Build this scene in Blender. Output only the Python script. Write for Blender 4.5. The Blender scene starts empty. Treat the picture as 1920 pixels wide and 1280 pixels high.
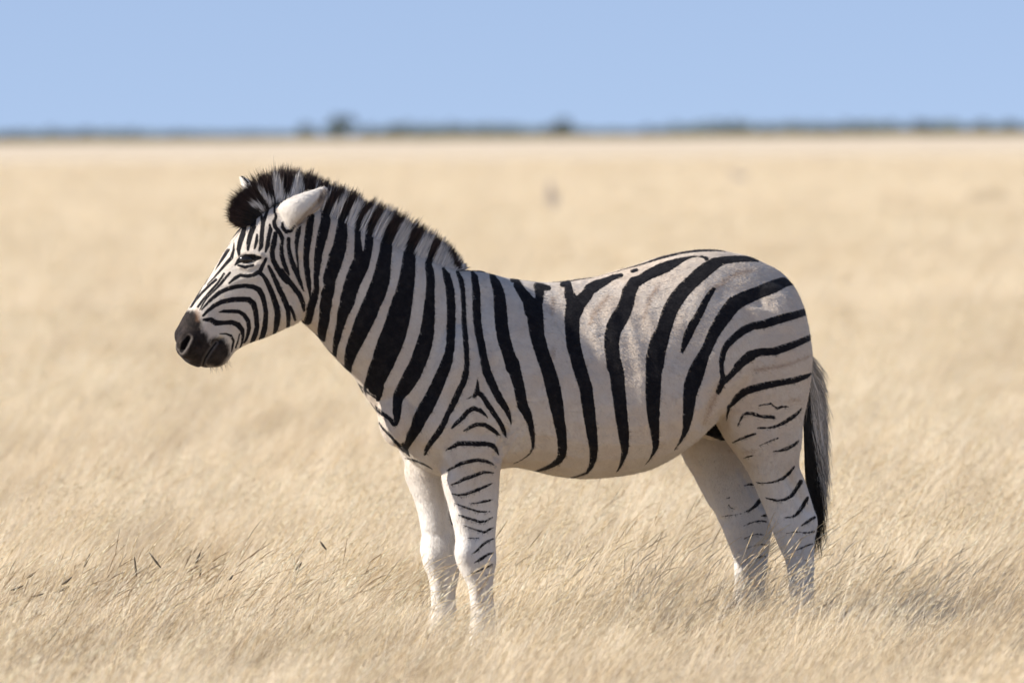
import bpy, bmesh, math, random
import numpy as np
from mathutils import Vector, Matrix
from mathutils.bvhtree import BVHTree

SC = bpy.context.scene
COL = SC.collection
RNG = np.random.default_rng(7)
random.seed(7)

# ------------------------------------------------------------------ camera, sky, sun, exposure
D, CAMH, FPX, HORIZON, ROLL = 18.0, 1.666, 10620.0, 250.0, 0.0078
cam_d = bpy.data.cameras.new('camera'); cam = bpy.data.objects.new('camera', cam_d); COL.objects.link(cam)
SC.camera = cam
cam_d.sensor_width = 36.0; cam_d.lens = FPX / 1920 * 36
cam_d.shift_y = -(640 - HORIZON) / 1920
cam_d.clip_start = 0.5; cam_d.clip_end = 30000
cam.matrix_world = Matrix.Translation((0, -D, CAMH)) @ Matrix.Rotation(math.pi/2, 4, 'X') @ Matrix.Rotation(-ROLL, 4, 'Z')
cam_d.dof.use_dof = True; cam_d.dof.focus_distance = 17.85; cam_d.dof.aperture_fstop = 2.9

SUN = Vector((-0.84, -0.20, 0.54)).normalized()
elev = math.asin(SUN.z); az = math.atan2(SUN.x, SUN.y)
w = bpy.data.worlds.new('World'); SC.world = w; w.use_nodes = True
nt = w.node_tree; bg = nt.nodes['Background']
sky = nt.nodes.new('ShaderNodeTexSky'); sky.sky_type = 'NISHITA'; sky.sun_disc = False
sky.sun_elevation = elev; sky.sun_rotation = az
sky.altitude = 0; sky.air_density = 1.3; sky.dust_density = 0.0; sky.ozone_density = 2.0
# the whole dome is read a little higher than it stands (no whitish band at the skyline) and slightly warmed
tcw = nt.nodes.new('ShaderNodeTexCoord'); lift = nt.nodes.new('ShaderNodeVectorMath'); lift.operation = 'ADD'; lift.inputs[1].default_value = (0, 0, .25)
nt.links.new(tcw.outputs['Generated'], lift.inputs[0]); nt.links.new(lift.outputs[0], sky.inputs['Vector'])
tnt = nt.nodes.new('ShaderNodeMix'); tnt.data_type = 'RGBA'; tnt.blend_type = 'MULTIPLY'; tnt.inputs[0].default_value = 1; tnt.inputs[7].default_value = (1.09, .95, 1.0, 1)
nt.links.new(sky.outputs['Color'], tnt.inputs[6])
nt.links.new(tnt.outputs[2], bg.inputs['Color']); bg.inputs['Strength'].default_value = 0.106
sun_d = bpy.data.lights.new('sun', 'SUN'); sun = bpy.data.objects.new('sun', sun_d); COL.objects.link(sun)
sun_d.energy = 5.0; sun_d.angle = math.radians(0.5); sun_d.color = (1.0, 0.935, 0.86)
sun.rotation_euler = SUN.to_track_quat('Z', 'Y').to_euler(); sun.location = (-8, 5, 8)
vs = SC.view_settings; vs.view_transform = 'Standard'; vs.look = 'None'; vs.gamma = 1; vs.use_curve_mapping = False
vs.exposure = 0.74
SC.cycles.max_bounces = 8; SC.cycles.diffuse_bounces = 4; SC.cycles.transmission_bounces = 6; SC.cycles.transparent_max_bounces = 8
SC.cycles.use_denoising = True

# ------------------------------------------------------------------ helpers
def tag(o, label=None, cat=None, group=None, kind=None):
    if label: o['label'] = label
    if cat: o['category'] = cat
    if group: o['group'] = group
    if kind: o['kind'] = kind
    return o

def mesh_obj(name, V, F, mat, parent=None, smooth=True, link=True):
    me = bpy.data.meshes.new(name)
    if isinstance(F, np.ndarray):
        n = F.shape[1]
        me.vertices.add(len(V)); me.vertices.foreach_set('co', np.asarray(V, np.float32).ravel())
        me.loops.add(F.size); me.loops.foreach_set('vertex_index', F.astype(np.int32).ravel())
        me.polygons.add(len(F)); me.polygons.foreach_set('loop_start', np.arange(0, F.size, n, dtype=np.int32))
        me.polygons.foreach_set('loop_total', np.full(len(F), n, np.int32))
        me.update(calc_edges=True); me.validate()
    else:
        me.from_pydata([tuple(v) for v in V], [], F); me.update()
    me.polygons.foreach_set('use_smooth', [smooth] * len(me.polygons))
    me.materials.append(mat)
    o = bpy.data.objects.new(name, me)
    if link: COL.objects.link(o)
    if parent: o.parent = parent
    return o

def add_attr(me, name, data, typ='FLOAT'):
    a = me.attributes.new(name, typ, 'POINT')
    if typ == 'FLOAT': a.data.foreach_set('value', np.asarray(data, np.float32))
    elif typ == 'INT': a.data.foreach_set('value', np.asarray(data, np.int32))
    elif typ == 'FLOAT_VECTOR': a.data.foreach_set('vector', np.asarray(data, np.float32).ravel())
    else:
        c = np.ones((len(data), 4), np.float32); c[:, :3] = data; a.data.foreach_set('color', c.ravel())

class NT:
    def __init__(s, name):
        s.m = bpy.data.materials.new(name); s.m.use_nodes = True; s.t = s.m.node_tree; s.t.nodes.clear()
        s.out = s.n('ShaderNodeOutputMaterial')
    def n(s, typ, **kw):
        nd = s.t.nodes.new(typ)
        for k, v in kw.items():
            if k.startswith('i_'):
                key = k[2:]; key = int(key) if key.isdigit() else key.replace('_', ' ')
                nd.inputs[key].default_value = v
            else: setattr(nd, k, v)
        return nd
    def l(s, a, b): s.t.links.new(a, b)
    def noise(s, scale, detail=3, rough=.55, vec=None, stretch=None):
        nd = s.n('ShaderNodeTexNoise'); nd.inputs['Scale'].default_value = scale
        nd.inputs['Detail'].default_value = detail; nd.inputs['Roughness'].default_value = rough
        if vec is None:
            vec = s.n('ShaderNodeTexCoord').outputs['Object']
        if stretch:
            mp = s.n('ShaderNodeMapping'); mp.inputs['Scale'].default_value = stretch; s.l(vec, mp.inputs[0]); vec = mp.outputs[0]
        s.l(vec, nd.inputs['Vector']); return nd.outputs['Fac']
    def attr(s, name, out='Fac'):
        return s.n('ShaderNodeAttribute', attribute_name=name).outputs[out]
    def math(s, op, a, b=None, c=None):
        nd = s.n('ShaderNodeMath', operation=op)
        for i, v in enumerate((a, b, c)):
            if v is None: continue
            if hasattr(v, 'is_output'): s.l(v, nd.inputs[i])
            else: nd.inputs[i].default_value = v
        return nd.outputs[0]
    def ramp(s, v, a, b, lo=0., hi=1.):
        nd = s.n('ShaderNodeMapRange', interpolation_type='SMOOTHSTEP'); s.l(v, nd.inputs[0])
        for i, x in enumerate((a, b, lo, hi)): nd.inputs[i+1].default_value = x
        return nd.outputs[0]
    def mix(s, f, a, b):
        nd = s.n('ShaderNodeMix', data_type='RGBA')
        if hasattr(f, 'is_output'): s.l(f, nd.inputs[0])
        else: nd.inputs[0].default_value = f
        for i, v in ((6, a), (7, b)):
            if hasattr(v, 'is_output'): s.l(v, nd.inputs[i])
            else: nd.inputs[i].default_value = (*v, 1)
        return nd.outputs[2]
    def bsdf(s, col, rough=.7, spec=.3, normal=None, sheen=0.):
        b = s.n('ShaderNodeBsdfPrincipled')
        if hasattr(col, 'is_output'): s.l(col, b.inputs['Base Color'])
        else: b.inputs['Base Color'].default_value = (*col, 1)
        if hasattr(rough, 'is_output'): s.l(rough, b.inputs['Roughness'])
        else: b.inputs['Roughness'].default_value = rough
        b.inputs['Specular IOR Level'].default_value = spec
        b.inputs['Sheen Weight'].default_value = sheen
        if normal is not None: s.l(normal, b.inputs['Normal'])
        s.l(b.outputs[0], s.out.inputs['Surface']); return b
    def bump(s, h, strength, dist):
        b = s.n('ShaderNodeBump'); b.inputs['Strength'].default_value = strength; b.inputs['Distance'].default_value = dist
        s.l(h, b.inputs['Height']); return b.outputs[0]

# ------------------------------------------------------------------ ground and grass
def m_ground():
    t = NT('dry_ground')
    a = t.noise(.05, 5, .6); b = t.noise(1.5, 4, .6, stretch=(1, .25, 1)); c = t.noise(.012, 4, .6, stretch=(1, 3, 1))
    col = t.mix(t.ramp(b, .35, .65), GROUND_A, GROUND_B)
    col = t.mix(t.math('MULTIPLY', t.ramp(a, .5, .72), .35), col, (.36, .27, .16))
    col = t.mix(t.math('MULTIPLY', t.ramp(c, .5, .7), .35), col, (.5, .40, .27))
    t.bsdf(col, .95, .05); return t.m
GROUND_A, GROUND_B = (.615, .52, .385), (.555, .455, .325)
ground = mesh_obj('ground', [(-9000, -60, 0), (9000, -60, 0), (9000, 14000, 0), (-9000, 14000, 0)], [(0, 1, 2, 3)], m_ground(), smooth=False)
tag(ground, kind='structure')

def m_grass(name, dark=False):
    t = NT(name)
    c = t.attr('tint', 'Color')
    pos = t.n('ShaderNodeNewGeometry').outputs['Position']
    p1 = t.noise(.035, 4, .6, vec=pos, stretch=(1, 1.0, 1)); p2 = t.noise(.8, 3, .5, vec=pos)
    c = t.mix(t.math('MULTIPLY', t.ramp(p1, .52, .72), .45), c, (.55, .43, .28))
    c = t.mix(t.math('MULTIPLY', t.ramp(p2, .5, .75), .45), c, (.53, .405, .25))
    d = t.n('ShaderNodeBsdfPrincipled'); t.l(c, d.inputs['Base Color']); d.inputs['Roughness'].default_value = .6
    d.inputs['Specular IOR Level'].default_value = .25
    tr = t.n('ShaderNodeBsdfTranslucent'); t.l(c, tr.inputs['Color'])
    mx = t.n('ShaderNodeMixShader'); mx.inputs[0].default_value = .42
    t.l(d.outputs[0], mx.inputs[1]); t.l(tr.outputs[0], mx.inputs[2]); t.l(mx.outputs[0], t.out.inputs['Surface'])
    return t.m
GRASS_M = m_grass('straw_grass')
PAL = np.array([(.88,.775,.57),(.90,.805,.62),(.85,.725,.49),(.905,.83,.67),(.80,.655,.42),(.89,.795,.62),(.64,.51,.34),(.82,.75,.62)])

def tuft(seed, nb=70, rad=.11, hmin=.12, hmax=.25, heads=5, wid=.00095):
    r = np.random.default_rng(seed); V = []; F = []; C = []
    def ribbon(base, hd, h, lean, width, col, curve=1.3, segs=4, twist=0.):
        d = np.array((math.cos(hd), math.sin(hd), 0)); s = np.array((math.cos(hd+1.3+twist), math.sin(hd+1.3+twist), 0)); i0 = len(V)
        at = lambda q: base + d*lean*h*q**curve + np.array((0, 0, h*(q - .16*lean*q*q)))
        for k in range(segs+1):
            q = k/segs; p = at(q)
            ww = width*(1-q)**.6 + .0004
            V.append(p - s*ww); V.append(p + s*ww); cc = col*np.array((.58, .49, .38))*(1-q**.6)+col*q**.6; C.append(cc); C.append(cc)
        for k in range(segs):
            a = i0+2*k; F.append((a, a+1, a+3, a+2))
        t = at(1.)-at(.9); return at(1.), t/np.linalg.norm(t)
    for b in range(nb):
        a = r.uniform(0, 6.28); q = rad*math.sqrt(r.uniform())
        base = np.array((q*math.cos(a), q*math.sin(a), -.01))
        hd = r.normal(0, .55)
        ribbon(base, hd, r.uniform(hmin, hmax), max(.05, r.normal(.74, .25)), wid*r.uniform(.55, 1.25), PAL[r.integers(len(PAL))]*r.uniform(.82, 1.05), twist=r.uniform(-1, 1))
    for b in range(heads):
        a = r.uniform(0, 6.28); q = rad*math.sqrt(r.uniform())
        base = np.array((q*math.cos(a), q*math.sin(a), -.01)); hd = r.normal(0, .4)
        h = r.uniform(hmax*.85, hmax*1.3); col = PAL[r.integers(6)]*r.uniform(.95, 1.08)
        p, tg = ribbon(base, hd, h, abs(r.normal(.6, .22)), .0008, col, 1.35, 5)
        L = r.uniform(.05, .12); nod = r.uniform(-.05, .3); fat = r.uniform(.0006, .0014)
        u = np.cross(tg, (0, 0, 1)); u /= np.linalg.norm(u)+1e-6; v = np.cross(u, tg); i0 = len(V)
        for k in range(6):
            q = k/5; rr = .0004 + fat*math.sin(math.pi*min(1, q*.8+.14))
            pp = p + tg*L*q + np.array((0, 0, -nod*L*q*q))
            for j in range(3):
                ang = j*2.094+k*.9
                V.append(pp + (u*math.cos(ang)+v*math.sin(ang))*rr*r.uniform(.75, 1.25)); C.append(col*r.uniform(.8, 1.1))
        for k in range(5):
            for j in range(3):
                a0 = i0+3*k+j; b0 = i0+3*k+(j+1) % 3
                F.append((a0, b0, b0+3, a0+3))
    return np.array(V), np.array(F), np.clip(np.array(C), 0, .92)

PAL_PALE = PAL
PAL_BROWN = np.array([(.50,.37,.22),(.58,.44,.27),(.42,.30,.18),(.66,.53,.35),(.36,.28,.19),(.60,.49,.33),(.28,.21,.14),(.50,.42,.31)])
tuft_col = bpy.data.collections.new('grass_tufts')
NV = 10
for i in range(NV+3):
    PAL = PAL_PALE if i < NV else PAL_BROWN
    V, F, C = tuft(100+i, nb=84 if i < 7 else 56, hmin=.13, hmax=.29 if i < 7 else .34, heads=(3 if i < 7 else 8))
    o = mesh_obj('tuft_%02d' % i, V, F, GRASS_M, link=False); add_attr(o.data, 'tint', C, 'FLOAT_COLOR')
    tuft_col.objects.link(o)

def hash_noise(x, y, s, seed):
    r = np.random.default_rng(seed); G = r.uniform(size=(256, 256))
    u, v = x/s, y/s; i, j = np.floor(u).astype(int), np.floor(v).astype(int); fu, fv = u-i, v-j
    fu = fu*fu*(3-2*fu); fv = fv*fv*(3-2*fv)
    g = lambda a, b: G[a % 256, b % 256]
    return (g(i, j)*(1-fu)+g(i+1, j)*fu)*(1-fv) + (g(i, j+1)*(1-fu)+g(i+1, j+1)*fu)*fv

def scatter():
    P = []; S = []
    bands = [(11.5, 24, 95, 1.0), (24, 45, 55, 1.1), (45, 90, 16, 1.5), (90, 180, 4, 2.0), (180, 320, 1.0, 2.6)]
    for d0, d1, dens, sc in bands:
        wmax = .118*d1 + .6; n = int(dens*(d1-d0)*2*wmax)
        d = RNG.uniform(d0, d1, n); x = RNG.uniform(-wmax, wmax, n)
        keep = np.abs(x) < .118*d+.6
        f = .55*hash_noise(x, d, .45, 3)+.45*hash_noise(x, d, 1.6, 4)
        keep &= RNG.uniform(size=n) < np.clip((f-.20)*2.5, .08, 1)
        P.append(np.stack([x, d-D, np.zeros(n)], 1)[keep]); cut = np.where((x > 1.0) & (x < 3.0) & (np.abs(d-D-.15) < .6), .84, 1.); S.append((sc*cut*RNG.uniform(.75, 1.2, n)*(.64+.37*f))[keep])
    return np.concatenate(P), np.concatenate(S)
GP, GS = scatter()
n = len(GP)
gme = bpy.data.meshes.new('dry_grass'); gme.vertices.add(n); gme.vertices.foreach_set('co', GP.astype(np.float32).ravel())
add_attr(gme, 'g_rot', np.stack([RNG.normal(0, .08, n), RNG.normal(0, .08, n), RNG.normal(0, .45, n)], 1), 'FLOAT_VECTOR')
sc3 = np.stack([np.minimum(GS, 1.5)*1.0, np.minimum(GS, 1.5), np.minimum(GS, 1.35)], 1); sc3[:, :2] *= np.maximum(1, GS/1.5)[:, None]
add_attr(gme, 'g_scale', sc3, 'FLOAT_VECTOR')
gd = GP[:, 1]+D; pb = .012+.30*np.clip(1-((GP[:, 0]+1.35)/.85)**2, 0, 1)*np.clip(1-((gd-17.2)/1.1)**2, 0, 1)+.16*np.clip(1-((GP[:, 0]-.38)/.35)**2, 0, 1)*np.clip(1-((gd-17.3)/.8)**2, 0, 1)
pb *= .3+1.4*hash_noise(GP[:, 0], gd, .22, 61)
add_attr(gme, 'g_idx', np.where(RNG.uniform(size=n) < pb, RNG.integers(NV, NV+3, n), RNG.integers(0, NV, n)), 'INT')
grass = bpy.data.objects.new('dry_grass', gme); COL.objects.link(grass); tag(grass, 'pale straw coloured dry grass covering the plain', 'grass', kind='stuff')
ng = bpy.data.node_groups.new('grass_scatter', 'GeometryNodeTree')
ng.interface.new_socket('Geometry', in_out='INPUT', socket_type='NodeSocketGeometry')
ng.interface.new_socket('Geometry', in_out='OUTPUT', socket_type='NodeSocketGeometry')
N = ng.nodes; gi = N.new('NodeGroupInput'); go = N.new('NodeGroupOutput'); ip = N.new('GeometryNodeInstanceOnPoints')
ci = N.new('GeometryNodeCollectionInfo'); ci.inputs[0].default_value = tuft_col; ci.inputs['Separate Children'].default_value = True; ci.inputs['Reset Children'].default_value = True
def na(name, typ):
    a = N.new('GeometryNodeInputNamedAttribute'); a.data_type = typ; a.inputs[0].default_value = name; return a.outputs[0]
e2r = N.new('FunctionNodeEulerToRotation')
L = ng.links; L.new(gi.outputs[0], ip.inputs['Points']); L.new(ci.outputs[0], ip.inputs['Instance'])
ip.inputs['Pick Instance'].default_value = True
L.new(na('g_idx', 'INT'), ip.inputs['Instance Index']); L.new(na('g_rot', 'FLOAT_VECTOR'), e2r.inputs[0]); L.new(e2r.outputs[0], ip.inputs['Rotation'])
L.new(na('g_scale', 'FLOAT_VECTOR'), ip.inputs['Scale']); L.new(ip.outputs[0], go.inputs[0])
md = grass.modifiers.new('scatter', 'NODES'); md.node_group = ng

# ------------------------------------------------------------------ picture <-> place (measured once from the photograph)
AL = math.radians(28)
HV = np.array((-math.cos(AL), -math.sin(AL), 0)); LV = np.array((math.sin(AL), -math.cos(AL), 0))   # heading, near side
CAM = np.array((0, -D, CAMH)); ORG = np.array(((1100-960)/590., 0, 0)); PX = 1/590.
def rays(px, py):
    u, v = np.asarray(px, float)-960, np.asarray(py, float)-HORIZON
    u, v = u-ROLL*v, v+ROLL*u
    return np.stack([u/FPX, np.ones_like(u), -v/FPX], -1)
def U(px, py, off=0.):
    """point of the animal seen at (px,py), off = metres towards its near side"""
    d = rays(px, py); off = np.asarray(off, float)
    t = (off - (CAM-ORG) @ LV)/(d @ LV)
    return CAM + d*t[..., None]
def proj(P):
    t = P[:, 1]+D; u = P[:, 0]/t*FPX; v = -(P[:, 2]-CAMH)/t*FPX
    return np.stack([960+u+ROLL*v, HORIZON+v-ROLL*u], 1)
def ground_at(px, d):
    """point on the ground at picture column px and distance d"""
    return Vector(((px-960)/FPX*d, d-D, 0))

# ------------------------------------------------------------------ far trees
def m_leaf():
    t = NT('acacia_leaves'); c = t.attr('tint', 'Color'); t.bsdf(c, .8, .2); return t.m
def m_bark():
    t = NT('grey_bark'); t.bsdf(t.mix(t.noise(6), (.12, .095, .07), (.2, .17, .13)), .9, .1); return t.m
LEAF_M, BARK_M = m_leaf(), m_bark()
def leaf_cloud(centres, radii, per, size, r):
    V = []; C = []
    for c, rad in zip(centres, radii):
        q = r.normal(size=(per, 3)); q /= np.linalg.norm(q, axis=1)[:, None]; q *= r.uniform(.45, 1.05, per)[:, None]**.6
        p = np.array(c)+q*np.array(rad)
        a = r.normal(size=(per, 3)); a /= np.linalg.norm(a, axis=1)[:, None]; b = np.cross(a, r.normal(size=(per, 3))); b /= np.linalg.norm(b, axis=1)[:, None]
        s = size*r.uniform(.5, 1.2, per)[:, None]
        V.append(np.stack([p-a*s-b*s*.5, p+a*s-b*s*.5, p+a*s*.7+b*s*.5, p-a*s*.7+b*s*.5], 1).reshape(-1, 3))
        col = np.array((.070, .085, .040))*r.uniform(.6, 1.4, (per, 1))+r.normal(0, .006, (per, 3)); C.append(np.repeat(col, 4, 0))
    V = np.concatenate(V); return V, np.arange(len(V)).reshape(-1, 4), np.clip(np.concatenate(C), .01, 1)
def tube(pts, rad, n=8):
    V = []; F = []
    pts = [np.array(p, float) for p in pts]
    for k, p in enumerate(pts):
        t = pts[min(k+1, len(pts)-1)]-pts[max(k-1, 0)]; t /= np.linalg.norm(t)
        u = np.cross(t, (.3, .9, .1)); u /= np.linalg.norm(u); v = np.cross(t, u)
        for j in range(n):
            a = 2*math.pi*j/n; V.append(p+(u*math.cos(a)+v*math.sin(a))*rad[k])
    for k in range(len(pts)-1):
        for j in range(n): F.append((k*n+j, k*n+(j+1) % n, (k+1)*n+(j+1) % n, (k+1)*n+j))
    i = len(V); V.append(pts[-1]); F += [((len(pts)-1)*n+j, (len(pts)-1)*n+(j+1) % n, i) for j in range(n)]
    return V, F
def tree_meshes(seed):
    """crown and trunk of a tree one metre tall"""
    r = np.random.default_rng(seed); cen = []; rad = []
    tops = []
    for k in range(9):
        a = r.uniform(0, 6.28); q = r.uniform(.1, .55)
        cen.append((q*math.cos(a), q*math.sin(a), r.uniform(.45, .85)-.3*q*q)); rad.append((r.uniform(.16, .3), r.uniform(.16, .3), r.uniform(.1, .18)))
    V, F, C = leaf_cloud(cen, rad, 90, .045, r)
    crown = mesh_obj('crown', V, F, LEAF_M, smooth=False, link=False).data; add_attr(crown, 'tint', C, 'FLOAT_COLOR')
    tv, tf = tube([(0, 0, -.03), (.01, 0, .2), (.03, .01, .42)], [.05, .04, .03])
    for c in cen[:6]:
        v2, f2 = tube([(.01, 0, .2), (c[0]*.5, c[1]*.5, .38), c], [.03, .02, .008], 6)
        o = len(tv); tv += v2; tf += [tuple(i+o for i in f) for f in f2]
    trunk = mesh_obj('trunk', tv, tf, BARK_M, link=False).data
    return crown, trunk
TREES = [tree_meshes(50+i) for i in range(4)]
def tree(px, h, d, k, label, wide=1.0):
    root = bpy.data.objects.new('tree', None); COL.objects.link(root); root.location = ground_at(px, d)
    root.scale = (h*wide, h*wide, h); root.rotation_euler.z = random.uniform(0, 6.28)
    for nm, me in zip(('crown', 'trunk'), TREES[k % 4]):
        c = bpy.data.objects.new(nm, me); COL.objects.link(c); c.parent = root
    tag(root, label, 'tree', 'trees along the far horizon')
tree(641, 6.4, 1250, 0, 'tallest blurred dark tree on the horizon, above the back of the mane', 1.0)
tree(568, 4.6, 1300, 1, 'small round dark tree on the horizon just left of the tallest one', .95)
tree(742, 3.9, 1300, 2, 'low dark bush on the horizon just right of the tallest tree', 1.3)
tree(1038, 5.2, 1250, 3, 'broad dark tree on the horizon alone above the small grey animal', 1.25)
tree(120, 3.4, 1400, 1, 'dark blurred bush nearest the left end of the horizon', 1.2)
tree(1725, 4.4, 1500, 2, 'darkest bush on the horizon towards the right end', 1.5)
tree(1835, 4.4, 1550, 0, 'dark bush on the horizon nearest the right edge', 1.3)
for k, (px, h, wd, lab) in enumerate([(20, 3.2, 1.3, 'blurred low bush on the horizon at the very left edge'), (265, 2.8, 1.2, 'faint low bush on the horizon, third from the left edge'), (330, 2.6, 1.2, 'faint low bush on the horizon above the tip of the zebra\'s nose'),
    (440, 2.6, 1.3, 'faint low bush on the horizon straight above the far ear'), (860, 3.0, 1.3, 'faint low bush on the horizon above the zebra\'s withers'), (905, 2.6, 1.4, 'faint wide bush on the horizon left of the broad lone tree'),
    (1215, 3.4, 1.3, 'first low bush on the horizon right of the broad lone tree'), (1340, 3.4, 1.4, 'left one of two touching bushes on the horizon above the rump'), (1385, 3.6, 1.3, 'right one of two touching bushes on the horizon above the rump'),
    (1500, 3.6, 1.4, 'wide low bush on the horizon above the zebra\'s tail'), (1560, 3.4, 1.2, 'narrow low bush on the horizon just right of the tail'), (1620, 3.6, 1.3, 'low bush on the horizon just left of the darkest right-hand bush'), (1900, 4.2, 1.4, 'dark bush on the horizon cut by the right edge')]):
    tree(px, h, 1500+40*(k % 5), k, lab, wd)
def woodland():
    r = np.random.default_rng(5); cen = []; rad = []
    for k in range(1500):
        d = r.uniform(1700, 2300); x = r.uniform(-330, 330)
        h = r.uniform(1.2, 3.9)*(.55+.9*hash_noise(np.array([x+400.]), np.array([3.]), 26., 41)[0])*(1.0+.35*(x > 60))
        cen.append((x, d-D, h*.45)); rad.append((r.uniform(1.5, 4.5), r.uniform(1.5, 3.5), h*.55))
    V, F, C = leaf_cloud(cen, rad, 46, .55, r)
    o = mesh_obj('far_woodland', V, F, LEAF_M, smooth=False); add_attr(o.data, 'tint', C, 'FLOAT_COLOR')
    tag(o, 'low blue grey line of bush along the far horizon', 'woodland', kind='stuff')
woodland()

# ------------------------------------------------------------------ lofts and remeshing
def ring(A, B, off, w, n=28, skew=0., p=.92):
    """closed ring through the two measured outline points A and B of the animal, w px half thickness"""
    a = U(A[0], A[1], off*PX); b = U(B[0], B[1], off*PX); c = (a+b)/2; h = (a-b)/2
    th = np.arange(n)*2*math.pi/n; ct, st = np.cos(th), np.sin(th)
    sg = lambda x: np.sign(x)*np.abs(x)**p
    return c + sg(ct)[:, None]*h + (sg(st)*w*PX*(1+skew*ct))[:, None]*LV
def loft(rings):
    n = len(rings[0]); V = np.concatenate(rings); F = []
    for k in range(len(rings)-1):
        for j in range(n): F.append((k*n+j, k*n+(j+1) % n, (k+1)*n+(j+1) % n, (k+1)*n+j))
    V = list(V)
    for k, rev in ((0, True), (len(rings)-1, False)):
        i = len(V); V.append(rings[k].mean(0))
        for j in range(n):
            f = (k*n+j, k*n+(j+1) % n, i); F.append(f[::-1] if rev else f)
    return V, F
def dense(L, m=4):
    """Catmull-Rom between the measured stations"""
    L = np.array([[*a, *b, *r] for a, b, *r in L], float); out = []
    for k in range(len(L)-1):
        p0, p1, p2, p3 = L[max(k-1, 0)], L[k], L[k+1], L[min(k+2, len(L)-1)]
        for i in range(m):
            t = i/m; out.append(.5*((2*p1)+(-p0+p2)*t+(2*p0-5*p1+4*p2-p3)*t*t+(-p0+3*p1-3*p2+p3)*t**3))
    out.append(L[-1]); return out
class Builder:
    def __init__(s): s.V = []; s.F = []
    def add(s, L, skew=0., p=.92, m=4):
        v, f = loft([ring(r[0:2], r[2:4], r[4], max(r[5], 2), skew=skew, p=p) for r in dense(L, m)])
        o = len(s.V); s.V += list(v); s.F += [tuple(i+o for i in q) for q in f]
    def blob(s, px, py, off, ax, ay, al):
        c = U(px, py, off*PX); n = 20; m = 12; o = len(s.V)
        for i in range(m+1):
            ph = math.pi*i/m
            for j in range(n):
                th = 2*math.pi*j/n
                s.V.append(c + HV*ax*PX*math.sin(ph)*math.cos(th) + LV*al*PX*math.sin(ph)*math.sin(th) + np.array((0, 0, 1))*ay*PX*math.cos(ph))
        for i in range(m):
            for j in range(n): s.F.append((o+i*n+j, o+(i+1)*n+j, o+(i+1)*n+(j+1) % n, o+i*n+(j+1) % n))
    def remesh(s, voxel, iters):
        me = bpy.data.meshes.new('tmp'); me.from_pydata([tuple(v) for v in s.V], [], s.F); me.update()
        bm = bmesh.new(); bm.from_mesh(me); bmesh.ops.remove_doubles(bm, verts=bm.verts, dist=1e-6); bmesh.ops.recalc_face_normals(bm, faces=bm.faces); bm.to_mesh(me); bm.free()
        o = bpy.data.objects.new('tmp', me); COL.objects.link(o)
        md = o.modifiers.new('r', 'REMESH'); md.mode = 'VOXEL'; md.voxel_size = voxel; md.use_smooth_shade = True
        dg = bpy.context.evaluated_depsgraph_get(); new = bpy.data.meshes.new_from_object(o.evaluated_get(dg))
        bpy.data.objects.remove(o); bpy.data.meshes.remove(me)
        nv = len(new.vertices); co = np.empty(nv*3, np.float32); new.vertices.foreach_get('co', co); co = co.reshape(-1, 3).astype(float)
        e = np.empty(len(new.edges)*2, np.int32); new.edges.foreach_get('vertices', e); e = e.reshape(-1, 2)
        i = np.concatenate([e[:, 0], e[:, 1]]); j = np.concatenate([e[:, 1], e[:, 0]]); deg = np.maximum(np.bincount(i, minlength=nv), 1)
        for _ in range(iters):
            for c in range(3):
                co[:, c] += .5*(np.bincount(i, co[j, c], nv)/deg-co[:, c])
        new.vertices.foreach_set('co', co.astype(np.float32).ravel()); new.update()
        return new, co

# ------------------------------------------------------------------ coat pattern: stripes as measured strokes, x,y,width
ORI = dict(A=(300,290),B=(300,470),C=(560,330),D=(540,540),E=(840,450),F=(840,670),G=(1190,450),H=(1190,660),I=(660,690),J=(700,840),K=(700,1000),L=(1250,820),M=(1290,940))
def strokes(txt):
    out = []
    for ln in txt.strip().splitlines():
        t = ln.split(); ox, oy = ORI[t[0]]
        out.append([(ox+float(a)/5.3333, oy+float(b)/5.3333, float(c)/5.3333/2) for a, b, c in (q.split(',') for q in t[1:])])
    return out
def sdf(P, ST, far=14.):
    d = np.full(len(P), far)
    order = np.argsort(P[:, 0]); xs = P[order, 0]
    for s in ST:
        for (x0, y0, r0), (x1, y1, r1) in zip(s[:-1], s[1:]):
            m = max(r0, r1)+far
            k = order[np.searchsorted(xs, min(x0, x1)-m):np.searchsorted(xs, max(x0, x1)+m)]
            k = k[(P[k, 1] > min(y0, y1)-m) & (P[k, 1] < max(y0, y1)+m)]
            if not len(k): continue
            q = P[k]-(x0, y0); v = np.array((x1-x0, y1-y0)); t = np.clip(q @ v/(v @ v+1e-9), 0, 1)
            d[k] = np.minimum(d[k], np.hypot(*(q-t[:, None]*v).T)-(r0+(r1-r0)*t))
    return d
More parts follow.
